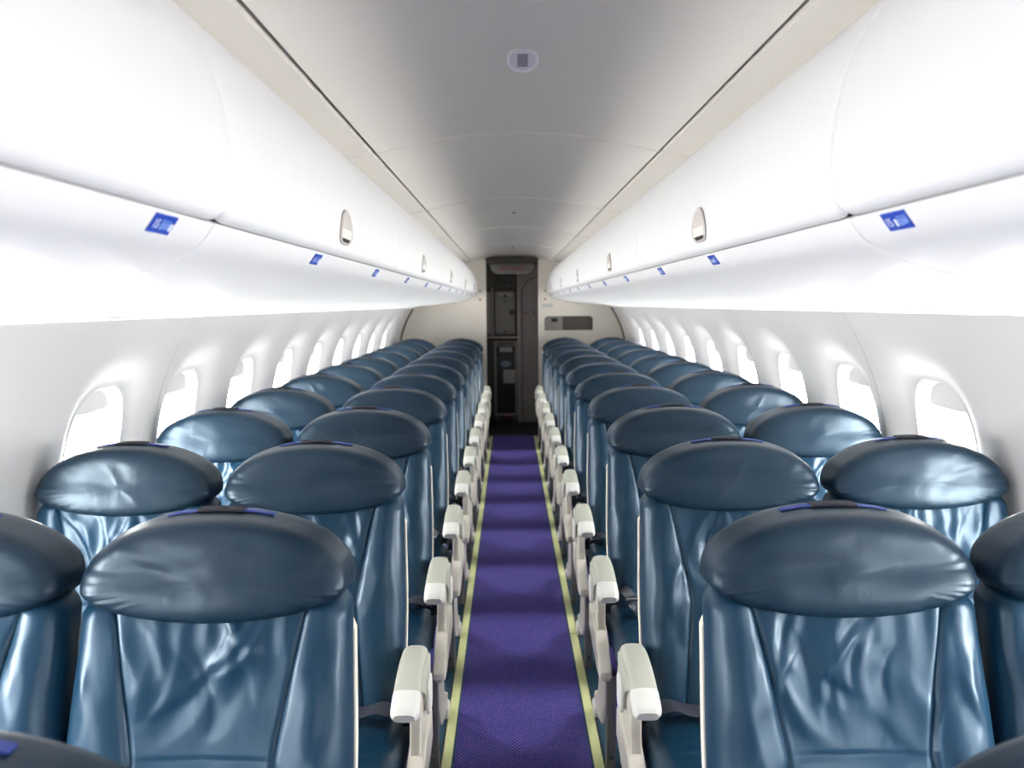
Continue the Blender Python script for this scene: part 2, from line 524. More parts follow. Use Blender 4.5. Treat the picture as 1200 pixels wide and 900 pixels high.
# dark pocket behind the slot
pk = empty('literature_pocket', (.66, YB+.12, 1.18), 'dark rectangular recess with a grey divider in the right aft partition', 'wall pocket')
b = bm_box(-.31, .31, .03, .036, -.01, .20, 0); mkbm('back_panel', b, M['galleyd'], pk)
b = bm_box(-.285, -.07, -.005, .012, .008, .168, .002); mkbm('divider', b, M['galley'], pk)
b = bm_box(-.20, -.13, -.009, -.004, .105, .145, .001); mkbm('dark_label', b, M['cart'], pk)
# dark curved seal between bulkhead and side wall
for sd in (-1, 1):
    path = []
    for i in range(40):
        s = s_of_z(1.455)+(s_of_z(.9)-s_of_z(1.455))*i/39
        p = wall_at(s, -.006); path.append(Vector((sd*p.x, YB-.004, p.y)))
    v, f = sweep_tube(path, .011, 8); tn += 1; struct(mk('trim_%d' % tn, v, f, M['gap']))
# doorway edges
for sd in (-1, 1):
    a, b_ = sorted((sd*(DX-.006), sd*(DX+.004)))
    tn += 1; struct(mkbm('trim_%d' % tn, bm_box(a, b_, YB-.006, YB+.056, 0, 1.99, .002), M['bulk']))

# small marks on the bulkheads
for sd, X in ((-1, -.372), (1, .382)):
    zs = [(1.648, 'green'), (1.552, 'red')]
    for z, c in zs:
        path = [Vector((X, YB-.001, z)), Vector((X, YB-.008, z))]
        v, f = sweep_tube(path, .011 if c == 'red' else .010, 14)
        o = mk('indicator_dot', v, f, M[c])
        o['label'] = 'small round %s marker on the aft partition %s the doorway' % (c, 'left of' if sd < 0 else 'right of'); o['category'] = 'marker'
o = mkbm('placard_sign', bm_box(.345, .47, YB-.004, YB-.0005, 1.455, 1.495, .001), M['plac'])
tag(o, 'small pale grey placard on the partition above the dark wall pocket', 'sign')

# ------------------------------------------------------------------ galley beyond the doorway
YG = 10.95
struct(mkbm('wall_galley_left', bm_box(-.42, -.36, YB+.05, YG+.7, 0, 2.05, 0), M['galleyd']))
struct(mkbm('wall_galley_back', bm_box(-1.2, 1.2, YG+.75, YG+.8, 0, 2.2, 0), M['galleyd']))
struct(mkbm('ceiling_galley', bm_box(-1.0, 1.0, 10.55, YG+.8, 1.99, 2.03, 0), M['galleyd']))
gu = empty('galley_unit', (0, YG, 0), 'dark metal galley cabinet beyond the doorway at the end of the aisle', 'galley')
b = bmesh.new()
bm_box(-.36, .075, .06, .60, 0, 1.98, .002, bm=b)      # carcass back
bm_box(-.36, .068, 0, .08, 1.065, 1.095, .003, bm=b)     # counter rail
bm_box(-.36, .068, 0, .08, 1.70, 1.93, .002, bm=b)      # header
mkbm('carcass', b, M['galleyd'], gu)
mkbm('counter_rail', bm_box(-.36, .066, -.012, 0, 1.068, 1.092, .002), M['alu'], gu)
mkbm('post', bm_box(.066, .096, -.02, .06, 0, 1.90, .003), M['alu'], gu)
mkbm('divider', bm_box(-.262, -.232, -.01, .07, 1.095, 1.70, .002), M['galley'], gu)
d = mkbm('compartment_door', bm_box(-.212, .035, -.006, .03, 1.125, 1.655, .006), M['galley'], gu)
for (x, z, r) in ((-.085, 1.60, .018), (.000, 1.39, .032), (-.085, 1.155, .012), (-.085, 1.53, .012)):
    v, f = sweep_tube([Vector((x, -.006, z)), Vector((x, -.022, z))], r, 16); mk('knob', v, f, M['cart'], d)
mkbm('latch_plate', bm_box(-.175, .0, -.012, -.005, 1.60, 1.635, .003), M['alu'], d)
mkbm('compartment_door', bm_box(-.34, -.27, -.006, .03, 1.125, 1.655, .006), M['galley'], gu)
hd = mkbm('upper_panel', bm_box(-.212, .045, -.008, 0, 1.72, 1.90, .004), M['galleyd'], gu)
for (x, z, r) in ((-.175, 1.80, .022), (-.095, 1.765, .018), (-.02, 1.765, .018)):
    v, f = sweep_tube([Vector((x, -.008, z)), Vector((x, -.02, z))], r, 14); mk('dial', v, f, M['cart'], hd)
# trolley
tr = empty('galley_trolley', (-.085, YG-.03, .004), 'dark service trolley with a pale metal edge parked in the galley', 'trolley')
b = bmesh.new(); bm_box(-.145, .145, 0, .05, .09, 1.03, .008, bm=b); mkbm('body', b, M['cart'], tr)
b = bmesh.new()
for a in ((-.145, -.118, .09, 1.03), (.118, .145, .09, 1.03), (-.118, .118, .09, .118), (-.118, .118, .97, 1.03)):
    bm_box(a[0], a[1], -.012, 0, a[2], a[3], .003, bm=b)
mkbm('door_frame', b, M['galley'], tr)
mkbm('handle', bm_box(-.10, .10, -.022, -.011, .985, 1.012, .004), M['galleyd'], tr)
mkbm('card_holder', bm_box(-.075, .08, -.008, -.001, .895, .955, .002), M['paper'], tr)
v = []; f = []
for j, y in enumerate((-.001, -.006)):
    for k in range(28): v.append((.0+.068*math.cos(2*PI*k/28), y, .745+.036*math.sin(2*PI*k/28)))
for k in range(28): f.append((k, (k+1) % 28, 28+(k+1) % 28, 28+k))
f.append(tuple(range(28, 56)))
tag(mk('oval_emblem', v, f, M['oval'], tr), 'pale blue oval emblem')
mkbm('notice_sheet', bm_box(-.03, .115, -.005, -.001, .50, .67, .001), M['paper'], tr)
for x in (-.11, .11):
    v, f = sweep_tube([Vector((x-.012, .02, .032)), Vector((x+.012, .02, .032))], .031, 16); mk('caster', v, f, M['legm'], tr)
    mkbm('caster_bracket', bm_box(x-.018, x+.018, .004, .04, .05, .092, .002), M['legm'], tr)
mkbm('brake_pedal', bm_box(-.02, .03, -.02, .02, .07, .092, .004), M['red'], tr)
# lavatory wall
lw = empty('lavatory_partition', (0, YG, 0), 'grey lavatory partition with curved door outline right of the galley', 'partition')
mkbm('panel', bm_box(.10, .62, .0, .04, 0.004, 1.98, .003), M['lav'], lw)
path = catmull([(.125, -.001, .05), (.125, -.001, 1.2), (.127, -.001, 1.62), (.16, -.001, 1.74), (.22, -.001, 1.80), (.32, -.001, 1.835), (.45, -.001, 1.84)], 8)
v, f = sweep_tube(path, .006, 6); mk('door_outline', v, f, M['galleyd'], lw)
for (x, z, r, c) in ((.175, 1.385, .026, 'rose'), (.275, 1.39, .02, 'rose')):
    v, f = sweep_tube([Vector((x, 0, z)), Vector((x, -.004, z))], r, 18); tag(mk('round_sticker', v, f, M[c], lw), 'dull red round sticker')
mkbm('door_latch', bm_box(.262, .285, -.02, .0, 1.28, 1.34, .004), M['alu'], lw)
mkbm('kick_panel', bm_box(.13, .58, -.006, 0, .10, .36, .003), M['galley'], lw)
# side return of lavatory towards the bulkhead
struct(mkbm('wall_galley_right', bm_box(.36, .40, YB+.20, YG, 0, 2.0, 0), M['lav']))

# exit sign over the doorway
ex = empty('exit_sign', (0, 10.40, 1.92), 'grey exit sign with dull red lettering over the aft doorway', 'sign')
pts = [(-.265, .06), (-.25, -.01), (-.215, -.052), (-.16, -.066), (.16, -.066), (.215, -.052), (.25, -.01), (.265, .06)]
mkbm('housing', bm_prism(pts, 0, .06, 'y', .006), M['lens'], ex)
def text(body, size, mt, parent, matrix, name='lettering', sx=1.0, ext=.0006):
    c = bpy.data.curves.new(name, 'FONT'); c.body = body; c.size = size; c.extrude = ext; c.align_x = 'CENTER'; c.align_y = 'CENTER'
    c.resolution_u = 3
    t_ = bpy.data.objects.new('tmp', c); COL.objects.link(t_); bpy.context.view_layer.update()
    me = bpy.data.meshes.new_from_object(t_); bpy.data.objects.remove(t_); bpy.data.curves.remove(c)
    me.materials.clear(); me.materials.append(mt)
    o = bpy.data.objects.new(name, me); COL.objects.link(o); o.parent = parent
    o.matrix_local = matrix @ Matrix.Diagonal((sx, 1, 1, 1)); return o
def frame(origin, T, U, N):
    m = Matrix.Identity(4)
    for i, a in enumerate((T, U, N)):
        for r in range(3): m[r][i] = a[r]
    for r in range(3): m[r][3] = origin[r]
    return m
XZ = lambda x, y, z: frame((x, y, z), (1, 0, 0), (0, 0, 1), (0, -1, 0))
text('EXIT', .062, M['redtxt'], ex, XZ(-.085, -.002, -.012), sx=1.05)
text('SALIDA', .052, M['redtxt'], ex, XZ(.085, -.002, -.012), sx=.85)
# header above the doorway
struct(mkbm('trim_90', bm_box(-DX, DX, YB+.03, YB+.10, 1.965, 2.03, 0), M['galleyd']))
# forward end behind the viewer
struct(mkbm('wall_forward', bm_box(-1.4, 1.4, YF-.05, YF, -.05, 2.3, 0), M['bulk']))
struct(mkbm('wall_rear', bm_box(-1.4, 1.4, 12.2, 12.25, -.05, 2.3, 0), M['dark']))

# ------------------------------------------------------------------ overhead bins
bin_prof = [(.655,1.955),(.60,1.950),(.545,1.935),(.500,1.912),(.466,1.880),(.440,1.840),(.420,1.797),(.407,1.745),(.400,1.690),(.402,1.645),(.409,1.622),(.418,1.611),(.428,1.607)]
BP = catmull([(a-.012, b+.003, 0) for a, b in bin_prof], 4)
und_prof = [(.440,1.612),(.427,1.6045),(.4285,1.602),(.436,1.591),(.4445,1.580),(.456,1.571),(.475,1.561),(.505,1.549),(.56,1.534),(.65,1.518),(.78,1.503),(.95,1.489),(1.08,1.476),(1.149,1.4645),(1.175,1.455)]
und_prof = [(a-.012*max(0, 1-(a-.43)/.6), b+.003*max(0, 1-(a-.43)/.6)) for a, b in und_prof]
def bin_normal(P, i):
    a = P[max(0, i-1)]; b = P[min(len(P)-1, i+1)]; d = (b-a).normalized(); n = Vector((d.y, -d.x, 0))
    return n
def make_bin(sd, y0, y1, last=False):
    nm = empty('overhead_bin', (sd*.42, (y0+y1)/2, 1.62))
    ox, oy, oz = nm.location
    g = .0025
    ys_ = [y0+g, y0+g, y0+g+.002, y0+g+.006, y0+g+.014, y0+g+.03]
    of_ = [.03, .006, .002, .0005, 0, 0]
    if last:
        # rounded aft end
        E = [(y1-.16, 0), (y1-.12, .004), (y1-.08, .013), (y1-.045, .032), (y1-.02, .06), (y1-.005, .10), (y1, .16)]
        ys_ += [e[0] for e in E]; of_ += [e[1] for e in E]
    else:
        ys_ += [y1-g-.03, y1-g-.014, y1-g-.006, y1-g-.002, y1-g, y1-g]; of_ += [0, 0, .0005, .002, .006, .03]
    V = []; F = []; n = len(BP)
    for y, o in zip(ys_, of_):
        for i, p in enumerate(BP):
            nn = Vector((1, .25 if i < 20 else -.0, 0)).normalized() if not last or o <= .03 else Vector((1, 0.0, 0))
            # offset towards the outboard side
            q = Vector((p.x+o, p.y, 0))
            dend = min(abs(y-y0), abs(y-y1))
            rz = max(0, 1-dend/.018)*max(0, (i-(n-10))/9)*.012
            V.append((sd*(q.x+rz*.5)-ox, y-oy, q.y+rz-oz))
    for j in range(len(ys_)-1):
        for i in range(n-1): F.append((j*n+i, j*n+i+1, (j+1)*n+i+1, (j+1)*n+i))
    d = mk('bin_door', V, F, M['bin'], nm, smooth=60)
    # a closed box behind the door
    b = bm_box(min(sd*.70, sd*1.10)-ox, max(sd*.70, sd*1.10)-ox, y0+.01-oy, y1-.01-oy, 1.56-oz, 1.90-oz, .01)
    mkbm('bin_body', b, M['bin'], nm)
    # underside with the crease
    uy = [y0+.001, y0+.001, y0+.004, y0+.02, y1-.02, y1-.004, y1-.001, y1-.001]; uo = [.012, .001, 0, 0, 0, 0, .001, .012]
    if last: uy = [y0+.001, y0+.001, y0+.004, y0+.02, YB-.002]; uo = [.012, .001, 0, 0, 0]
    V = []; F = []; n = len(und_prof)
    for y, o in zip(uy, uo):
        for (x, z) in und_prof: V.append((sd*(x+o*.3)-ox, y-oy, z+o-oz))
    for j in range(len(uy)-1):
        for i in range(n-1): F.append((j*n+i, j*n+i+1, (j+1)*n+i+1, (j+1)*n+i))
    mk('underside', V, F, M['bin'], nm, smooth=40)
    # latch
    yc = (y0+y1)/2-.085
    def onb(dy, z, off):
        best = min(range(len(BP)), key=lambda i: abs(BP[i].y-z) if BP[i].x < .5 else 9)
        j = best+1 if BP[best].y > z else best-1
        A, B = BP[best], BP[max(0, min(len(BP)-1, j))]
        t = 0 if abs(A.y-B.y) < 1e-6 else (A.y-z)/(A.y-B.y)
        x = A.x+(B.x-A.x)*t
        return (sd*(x-off)-ox, yc+dy-oy, z-oz)
    def tear(sc_, k, N=40):
        a = 2*PI*k/N; s = math.sin(a); c = math.cos(a)
        if s >= 0: zz = .050*s; hw = .066*abs(c)**.9*(1-.15*s)
        else: zz = .026*s; hw = .066*abs(c)**.6
        return math.copysign(hw, c)*sc_, (zz)*sc_
    zc = 1.657
    V = []; F = []; N = 40
    L = [(1.0, .0), (1.0, .003), (.93, .0045), (.85, .003), (.82, .0006), (0.01, .0006)]
    for sc_, off in L:
        for k in range(N): t = tear(sc_, k); V.append(onb(t[0], zc+t[1], off+.001))
    for j in range(len(L)-1):
        for k in range(N): F.append((j*N+k, j*N+(k+1) % N, (j+1)*N+(k+1) % N, (j+1)*N+k))
    la = mk('latch', V, F, M['latch'], d)
    # push flap and dark slot
    V = []; F = []
    fl = [(-.050, 1.664), (.050, 1.664), (.052, 1.645), (-.052, 1.645)]
    for off in (.001, .0045):
        for (dy, z) in fl: V.append(onb(dy, z, off))
    F = [(0, 1, 2, 3), (4, 5, 6, 7), (0, 1, 5, 4), (1, 2, 6, 5), (2, 3, 7, 6), (3, 0, 4, 7)]
    mk('push_flap', V, F, M['latch2'], la, smooth=0)
    V = []
    fl = [(-.050, 1.6445), (.050, 1.6445), (.040, 1.6375), (-.040, 1.6375)]
    for off in (.0005, .0025):
        for (dy, z) in fl: V.append(onb(dy, z, off))
    mk('slot', V, F, M['dark'], la, smooth=0)
    return nm
for sd in (-1, 1):
    nmside = 'left' if sd < 0 else 'right'
    e = [BIN0+BINP*k for k in range(-2, 6)]
    k = 0
    for i in range(1, len(e)-1):
        last = i == len(e)-2
        o = make_bin(sd, e[i], e[i+1]+(.03 if last else 0), last)
        if i < 0:
            lab = 'white overhead bin on the %s, behind the viewer' % nmside
            lab = 'white closed overhead bin on the %s, foremost one before row fifteen' % nmside
        else:
            lab = ('white overhead bin with curved door, %s from the front along the %s side' % (ordinal(i), nmside))
        tag(o, lab, 'overhead bin', 'overhead bins on the %s side' % nmside)

# row signs
left_y = [.985+.017+PITCH*k for k in range(11)]
right_y = [1.03, 1.95, 2.62, 3.40, 4.18, 4.97, 5.76, 6.55, 7.34, 8.13, 8.92]
for sd, lst in ((-1, left_y), (1, right_y)):
    for k, y in enumerate(lst):
        P0 = Vector((.4175, 1.6040)); P1 = Vector((.4320, 1.5842))
        up = (P0-P1); H = up.length; up.normalize()
        mid = (P0+P1)/2
        nrm = Vector((-up.y, up.x))
        if nrm.y > 0: nrm = -nrm
        mid = mid+nrm*.0016
        T = Vector((0, 1 if sd < 0 else -1, 0)); U = Vector((sd*up.x, 0, up.y)); N = T.cross(U)
        fr = frame((sd*mid.x, y, mid.y), T, U, N)
        b = bm_box(-.031, .031, -H/2, H/2, -.0012, .0006, .0003)
        o = mkbm('row_sign', b, M['sign'], smooth=0); o.matrix_world = fr
        ic = 1 if sd < 0 else -1
        text(str(15+k), .0165, M['signtxt'], o, frame((-.0185, -.001, .001), (1, 0, 0), (0, 1, 0), (0, 0, 1)), 'row_number', sx=.95, ext=.0002)
        bb = bmesh.new()
        xs = (-.002, .007, .016) if sd < 0 else (.009, .017, .025)
        for q, xx in enumerate(xs):
            bm_box(xx-.0032, xx+.0032, -.0070+(.001*q), .0020, .0006, .0012, 0, bm=bb)
            bm_box(xx-.0020, xx+.0020, .0030, .0062, .0006, .0012, 0, bm=bb)
        mkbm('pictograms', bb, M['signico'], o, smooth=0)
        xb = .0245 if sd < 0 else .0
        mkbm('white_bar', bm_box(xb-.0038, xb+.0022, -.0068, .0025, .0006, .0013, 0), M['signtxt'], o, smooth=0)
        nmside = 'left' if sd < 0 else 'right'
        lab = ('blue row sign reading 15 under the nearest %s overhead bin' % nmside) if k == 0 else \
              ('small blue row sign below the %s overhead bins, %s from the front' % (nmside, ordinal(k+1)))
        tag(o, lab, 'sign', 'blue row signs under the %s bins' % nmside)

# ceiling speaker and sensors
cs = empty('ceiling_speaker', (.003, 1.985, 2.050), 'round pale disc with a grey square in the middle of the ceiling', 'ceiling fixture')
def lathe(prof, n=40):
    V = []; F = []
    for r, z in prof:
        for k in range(n): V.append((r*math.cos(2*PI*k/n), r*math.sin(2*PI*k/n), z))
    for j in range(len(prof)-1):
        for k in range(n): F.append((j*n+k, j*n+(k+1) % n, (j+1)*n+(k+1) % n, (j+1)*n+k))
    F.append(tuple((len(prof)-1)*n+k for k in range(n)))
    return V, F
TM = Matrix.Rotation(-math.radians(34), 4, 'X')
def tilt(V): return [TM @ Vector(q) + Vector((0, 0, -.010)) for q in V]
v, f = lathe([(.030, .03), (.036, .004), (.036, -.003), (.033, -.006), (.0295, -.004)]); mk('ring', tilt(v), f, M['speaker'], cs)
v, f = lathe([(.0300, .0), (.0300, -.0035), (.028, -.0045)]); mk('disc', tilt(v), f, M['speakerd'], cs)
b = bm_box(-.0115, .0115, -.017, .017, -.0062, -.0040, 0); b.transform(Matrix.Translation((0, 0, -.010)) @ TM); mkbm('square_grille', b, M['speakerk'], cs)
o = mkbm('ceiling_sensor', bm_box(-.003, .003, -.008, .008, -.004, .002, .001), M['speaker']); o.location = (.001, 1.90, 2.051)
tag(o, 'tiny pale sensor nub just in front of the round ceiling disc', 'sensor')
for k, y in enumerate((5.35, 8.6)):
    v, f = lathe([(.014, .002), (.014, -.006), (.010, -.009)], 20); o = mk('ceiling_sensor', v, f, M['speakerk']); o.location = (0, y, 2.053)
    tag(o, 'small grey round sensor on the ceiling, %s the aft doorway' % ('midway to' if k == 0 else 'close to'), 'sensor')

# ------------------------------------------------------------------ seats
def lean(z): return -.30*(1.0-z) if z < 1.0 else -.10*(1-z)

HA, HZ0, HBT, HBB = .2440, 1.000, .126, .060
def head_outline(k, N):
    a = 2*PI*k/N; c, s = math.cos(a), math.sin(a)
    if s >= 0: n = 2.05; return math.copysign(abs(c)**(2/n), c)*HA, HBT*abs(s)**(2/n)
    n = 1.95; return math.copysign(abs(c)**(2/n), c)*HA, -HBB*abs(s)**(2/n)

def crease_set(seed, n, xr, zr, ang, ln, wd, am):
    rg = random.Random(seed); out = []
    for i in range(n):
        out.append((rg.uniform(*xr), rg.uniform(*zr), math.radians(rg.uniform(*ang)), rg.uniform(*ln), rg.uniform(*wd), rg.uniform(*am)*rg.choice((1, 1, -1))))
    return out
def crease_h(cs, x, z):
    h = 0
    for (cx, cz, a, ln, wd, am) in cs:
        dx, dz = x-cx, z-cz
        if abs(dx) > ln*1.3 or abs(dz) > ln*1.3: continue
        p = dx*math.cos(a)+dz*math.sin(a); q = -dx*math.sin(a)+dz*math.cos(a)
        q += p*p*1.2/max(ln, .05)*.3
        if abs(p) < ln:
            t = 1-(p/ln)**2
            # one steep and one soft flank, like folded leather
            g = math.exp(-(q/wd)**2) if q < 0 else math.exp(-(q/(wd*2.2))**2)
            h += am*t*t*g
    return h

def headrest_mesh(seed):
    N = 128; V = []; F = []
    rings = [(.06, -.064), (.15, -.064), (.26, -.0635), (.37, -.063), (.48, -.062), (.58, -.061), (.67, -.059), (.75, -.057), (.82, -.0545), (.87, -.051), (.91, -.046), (.938, -.040), (.957, -.033), (.967, -.026), (.973, -.018), (.982, .0), (.993, .022), (1.0, .040), (.985, .052), (.93, .060), (.75, .066), (.4, .068), (.05, .068)]
    cs = crease_set(seed*7+1, 9, (-.16, .17), (.98, 1.08), (25, 60), (.05, .10), (.006, .011), (.0008, .0020))
    for t, y in rings:
        for k in range(N):
            x, z = head_outline(k, N)
            zc = .022
            px = x*t; pz = zc+(z-zc)*t
            a = 2*PI*k/N
            edge = smooth((t-.6)/.3)*(1 if y < -.03 else 0)
            w = 0
            if y < -.015:
                low = max(0, .010-pz); low = low*low/(low+.03)
                w += .16*low                                  # lower third tucks under
                w += 0
                pk = noise.noise(Vector((a*11+seed*9, t*.9, seed)))
                w += pk*.0022*edge*(1.6 if abs(px) > HA*.5 and pz < .05 else .7)
                w += noise.noise(Vector((px*8+seed*5, pz*12, 3.3)))*.0035*(1-t**6)
                w -= crease_h(cs, px, HZ0+pz)*(1-t**8)
            low = max(0, .045-pz); low = low*low/(low+.02)
            V.append((px, y-.006*(1 if y < 0 else 0)-.40*low+w, HZ0+pz))
    R = len(rings)
    for j in range(R-1):
        for k in range(N): F.append((j*N+k, (j+1)*N+k, (j+1)*N+(k+1) % N, j*N+(k+1) % N))
    F.append(tuple(range(N))); F.append(tuple(reversed(range((R-1)*N, R*N))))
    return V, F

def seam_half(z):
    if z > .72: return .122+(.172-.122)*((z-.72)/.26)**1.1
    return .122+(.152-.122)*((.72-z)/.25)
ZB, ZT = .445, .985
def halfw(z):
    h = .240+.0085*smooth((.96-z)/.3)
    if z > .945: h -= .030*((z-.945)/.04)**2
    if z < .52: h -= .02*((.52-z)/.08)**2
    return h
def backrest_mesh(seed):
    NU, NV = 110, 110; V = []; F = []
    sx = 3.7*seed
    rs = seed*13+5
    c1 = crease_set(rs, 8, (-.13, .13), (.84, .93), (50, 78), (.06, .14), (.006, .012), (.003, .0065))
    c1 += crease_set(rs+1, 5, (-.13, .02), (.80, .93), (105, 135), (.07, .15), (.007, .014), (.003, .006))
    c1 += crease_set(rs+2, 4, (-.09, .09), (.52, .68), (20, 160), (.05, .12), (.008, .014), (.002, .004))
    c1 += crease_set(rs+6, 5, (-.14, .14), (.74, .86), (100, 150), (.05, .11), (.008, .018), (.002, .005))
    c2 = crease_set(rs+3, 7, (-.22, -.14), (.52, .92), (60, 110), (.05, .13), (.007, .013), (.002, .0045))
    c3 = crease_set(rs+4, 7, (.14, .22), (.52, .92), (70, 120), (.05, .13), (.007, .013), (.002, .0045))
    for j in range(NV+1):
        v = j/NV; z = ZB+(ZT-ZB)*v
        hw = halfw(z); sh = seam_half(z)
        for i in range(NU+1):
            u = -1+2*i/NU; au = abs(u)
            ax = sh*au/.58 if au <= .58 else sh+(hw-sh)*(1-max(0, 1-(au-.58)/.42)**1.25)
            x = math.copysign(ax, u)
            round_ = (max(0, 1-(ax/hw)**9))**(1/2.4)
            y = -.050*round_
            up = smooth((z-.80)/.12)
            if ax < sh:
                c = ax/sh
                y += .007*(1-c**2)*(1-.6*up) - .008*(1-c*c)*math.exp(-((z-.62)/.09)**2)
                y += .0035*math.exp(-((z-.722)/.004)**2)*(1-c**8)
            else:
                c = (ax-sh)/(hw-sh)
                y += -(.019-.010*up)*math.sin(PI*min(1, c*.95))**.8
            y += .0055*math.exp(-((ax-sh)/.0032)**2)
            m = round_*smooth((hw-ax)/.03)
            keep = smooth(abs(ax-sh)/.012)*.7+.3
            h = crease_h(c1, x, z) if ax < sh+.01 else (crease_h(c2, x, z) if x < 0 else crease_h(c3, x, z))
            y -= m*h*keep
            gather = math.exp(-max(0, .925-z)/.05)
            y += m*gather*.0035*noise.noise(Vector((x*38+sx, z*5, seed)))
            y += m*.0050*noise.noise(Vector((x*7+sx, z*5, seed+2)))
            y += m*.0030*noise.noise(Vector(((x-z*.5)*15+sx*2, (z+x*.4)*6, seed+5)))
            if v > .96: y += .03*((v-.96)/.04)**2
            V.append((x, y+lean(z), z))
    W = NU+1
    for j in range(NV):
        for i in range(NU): F.append((j*W+i, j*W+i+1, (j+1)*W+i+1, (j+1)*W+i))
    # back and sides
    base = len(V)
    for j in range(NV+1):
        z = ZB+(ZT-ZB)*j/NV; hw = halfw(z)
        for x, y in ((-hw-.001, .012), (-hw+.001, .040), (hw-.001, .040), (hw+.001, .012)): V.append((x, y+lean(z), z))
    for j in range(NV):
        a = base+j*4; b = a+4
        F.append((j*W, (j+1)*W, b, a)); F.append((a, b, b+1, a+1)); F.append((a+1, b+1, b+2, a+2)); F.append((a+2, b+2, b+3, a+3))
        F.append((a+3, b+3, (j+1)*W+NU, j*W+NU))
    top = [NV*W+i for i in range(W)]+[base+NV*4+3, base+NV*4+2, base+NV*4+1, base+NV*4]
    F.append(tuple(top)); bot = [i for i in range(W)]+[base+3, base+2, base+1, base]; F.append(tuple(reversed(bot)))
    return V, F

def shell_mesh():
    V = []; F = []; NV = 30
    for j in range(NV+1):
        z = .42+(.955-.42)*j/NV; hw = halfw(max(z, ZB))+.0025-(.03*smooth((z-.90)/.055))
        yb = lean(z)
        for x, y in ((-hw, .034), (-hw-.001, .040), (-hw, .058), (-hw+.03, .072), (hw-.03, .072), (hw, .058), (hw+.001, .040), (hw, .034), (hw-.006, .034), (hw-.008, .046), (-hw+.008, .046), (-hw+.006, .034)):
            V.append((x, y+yb, z))
    for j in range(NV):
        for i in range(12): a = j*12+i; b = j*12+(i+1) % 12; F.append((a, b, b+12, a+12))
    F.append(tuple(reversed(range(12)))); F.append(tuple(range(NV*12, NV*12+12)))
    return V, F

def cushion_mesh(x0, x1):
    NU, NV = 30, 36; V = []; F = []
    ya, yb = -.585, -.135
    hx = (x1-x0)/2; cx = (x0+x1)/2
    for lay in (0, 1):
        for j in range(NV+1):
            v = -1+2*j/NV; yy = (ya+yb)/2+(yb-ya)/2*v
            for i in range(NU+1):
                u = -1+2*i/NU
                r = (max(0, 1-abs(u)**8))**.45*(max(0, 1-abs(v)**9))**.45
                if lay == 0:
                    z = .392+.066*r
                    z += .010*smooth((-yy-.45)/.12)
                    ax = abs(u)
                    z += -.004*math.exp(-((ax-.72)/.018)**2)*r
                    z += r*.004*noise.noise(Vector((u*4, yy*12, 2)))
                    z += -.003*math.exp(-((yy+.40)/.005)**2)*r*(1 if ax < .72 else 0)
                else: z = .392-.04*(max(0, 1-abs(u)**6))**.4*(max(0, 1-abs(v)**6))**.4
                V.append((cx+hx*u, yy, z))
    W = NU+1; n1 = W*(NV+1)
    for j in range(NV):
        for i in range(NU):
            a = j*W+i
            F.append((a, a+1, a+W+1, a+W)); F.append((n1+a, n1+a+W, n1+a+W+1, n1+a+1))
    return V, F

def arm_mesh(pts, w0=.060, cx=-.273, h0=.042):
    """pts: (y, ztop, w, h). loft of rounded rectangles"""
    V = []; F = []; N = 24
    P = pts
    for (y, z, w, h, ty) in P:
        for k in range(N):
            a = 2*PI*k/N; c, s = math.cos(a), math.sin(a)
            ex = lambda q, n: math.copysign(abs(q)**(2/n), q)
            xx = ex(c, 3.2)*w/2; zz = ex(s, 2.8 if s > 0 else 4)*h/2
            # section is normal to the path, ty = tilt
            V.append((cx+xx, y+zz*math.sin(ty), z-h/2+zz*math.cos(ty)))
    m = len(P)
    for i in range(m-1):
        for k in range(N): F.append((i*N+k, i*N+(k+1) % N, (i+1)*N+(k+1) % N, (i+1)*N+k))
    F.append(tuple(reversed(range(N)))); F.append(tuple(range((m-1)*N, m*N)))
    return V, F

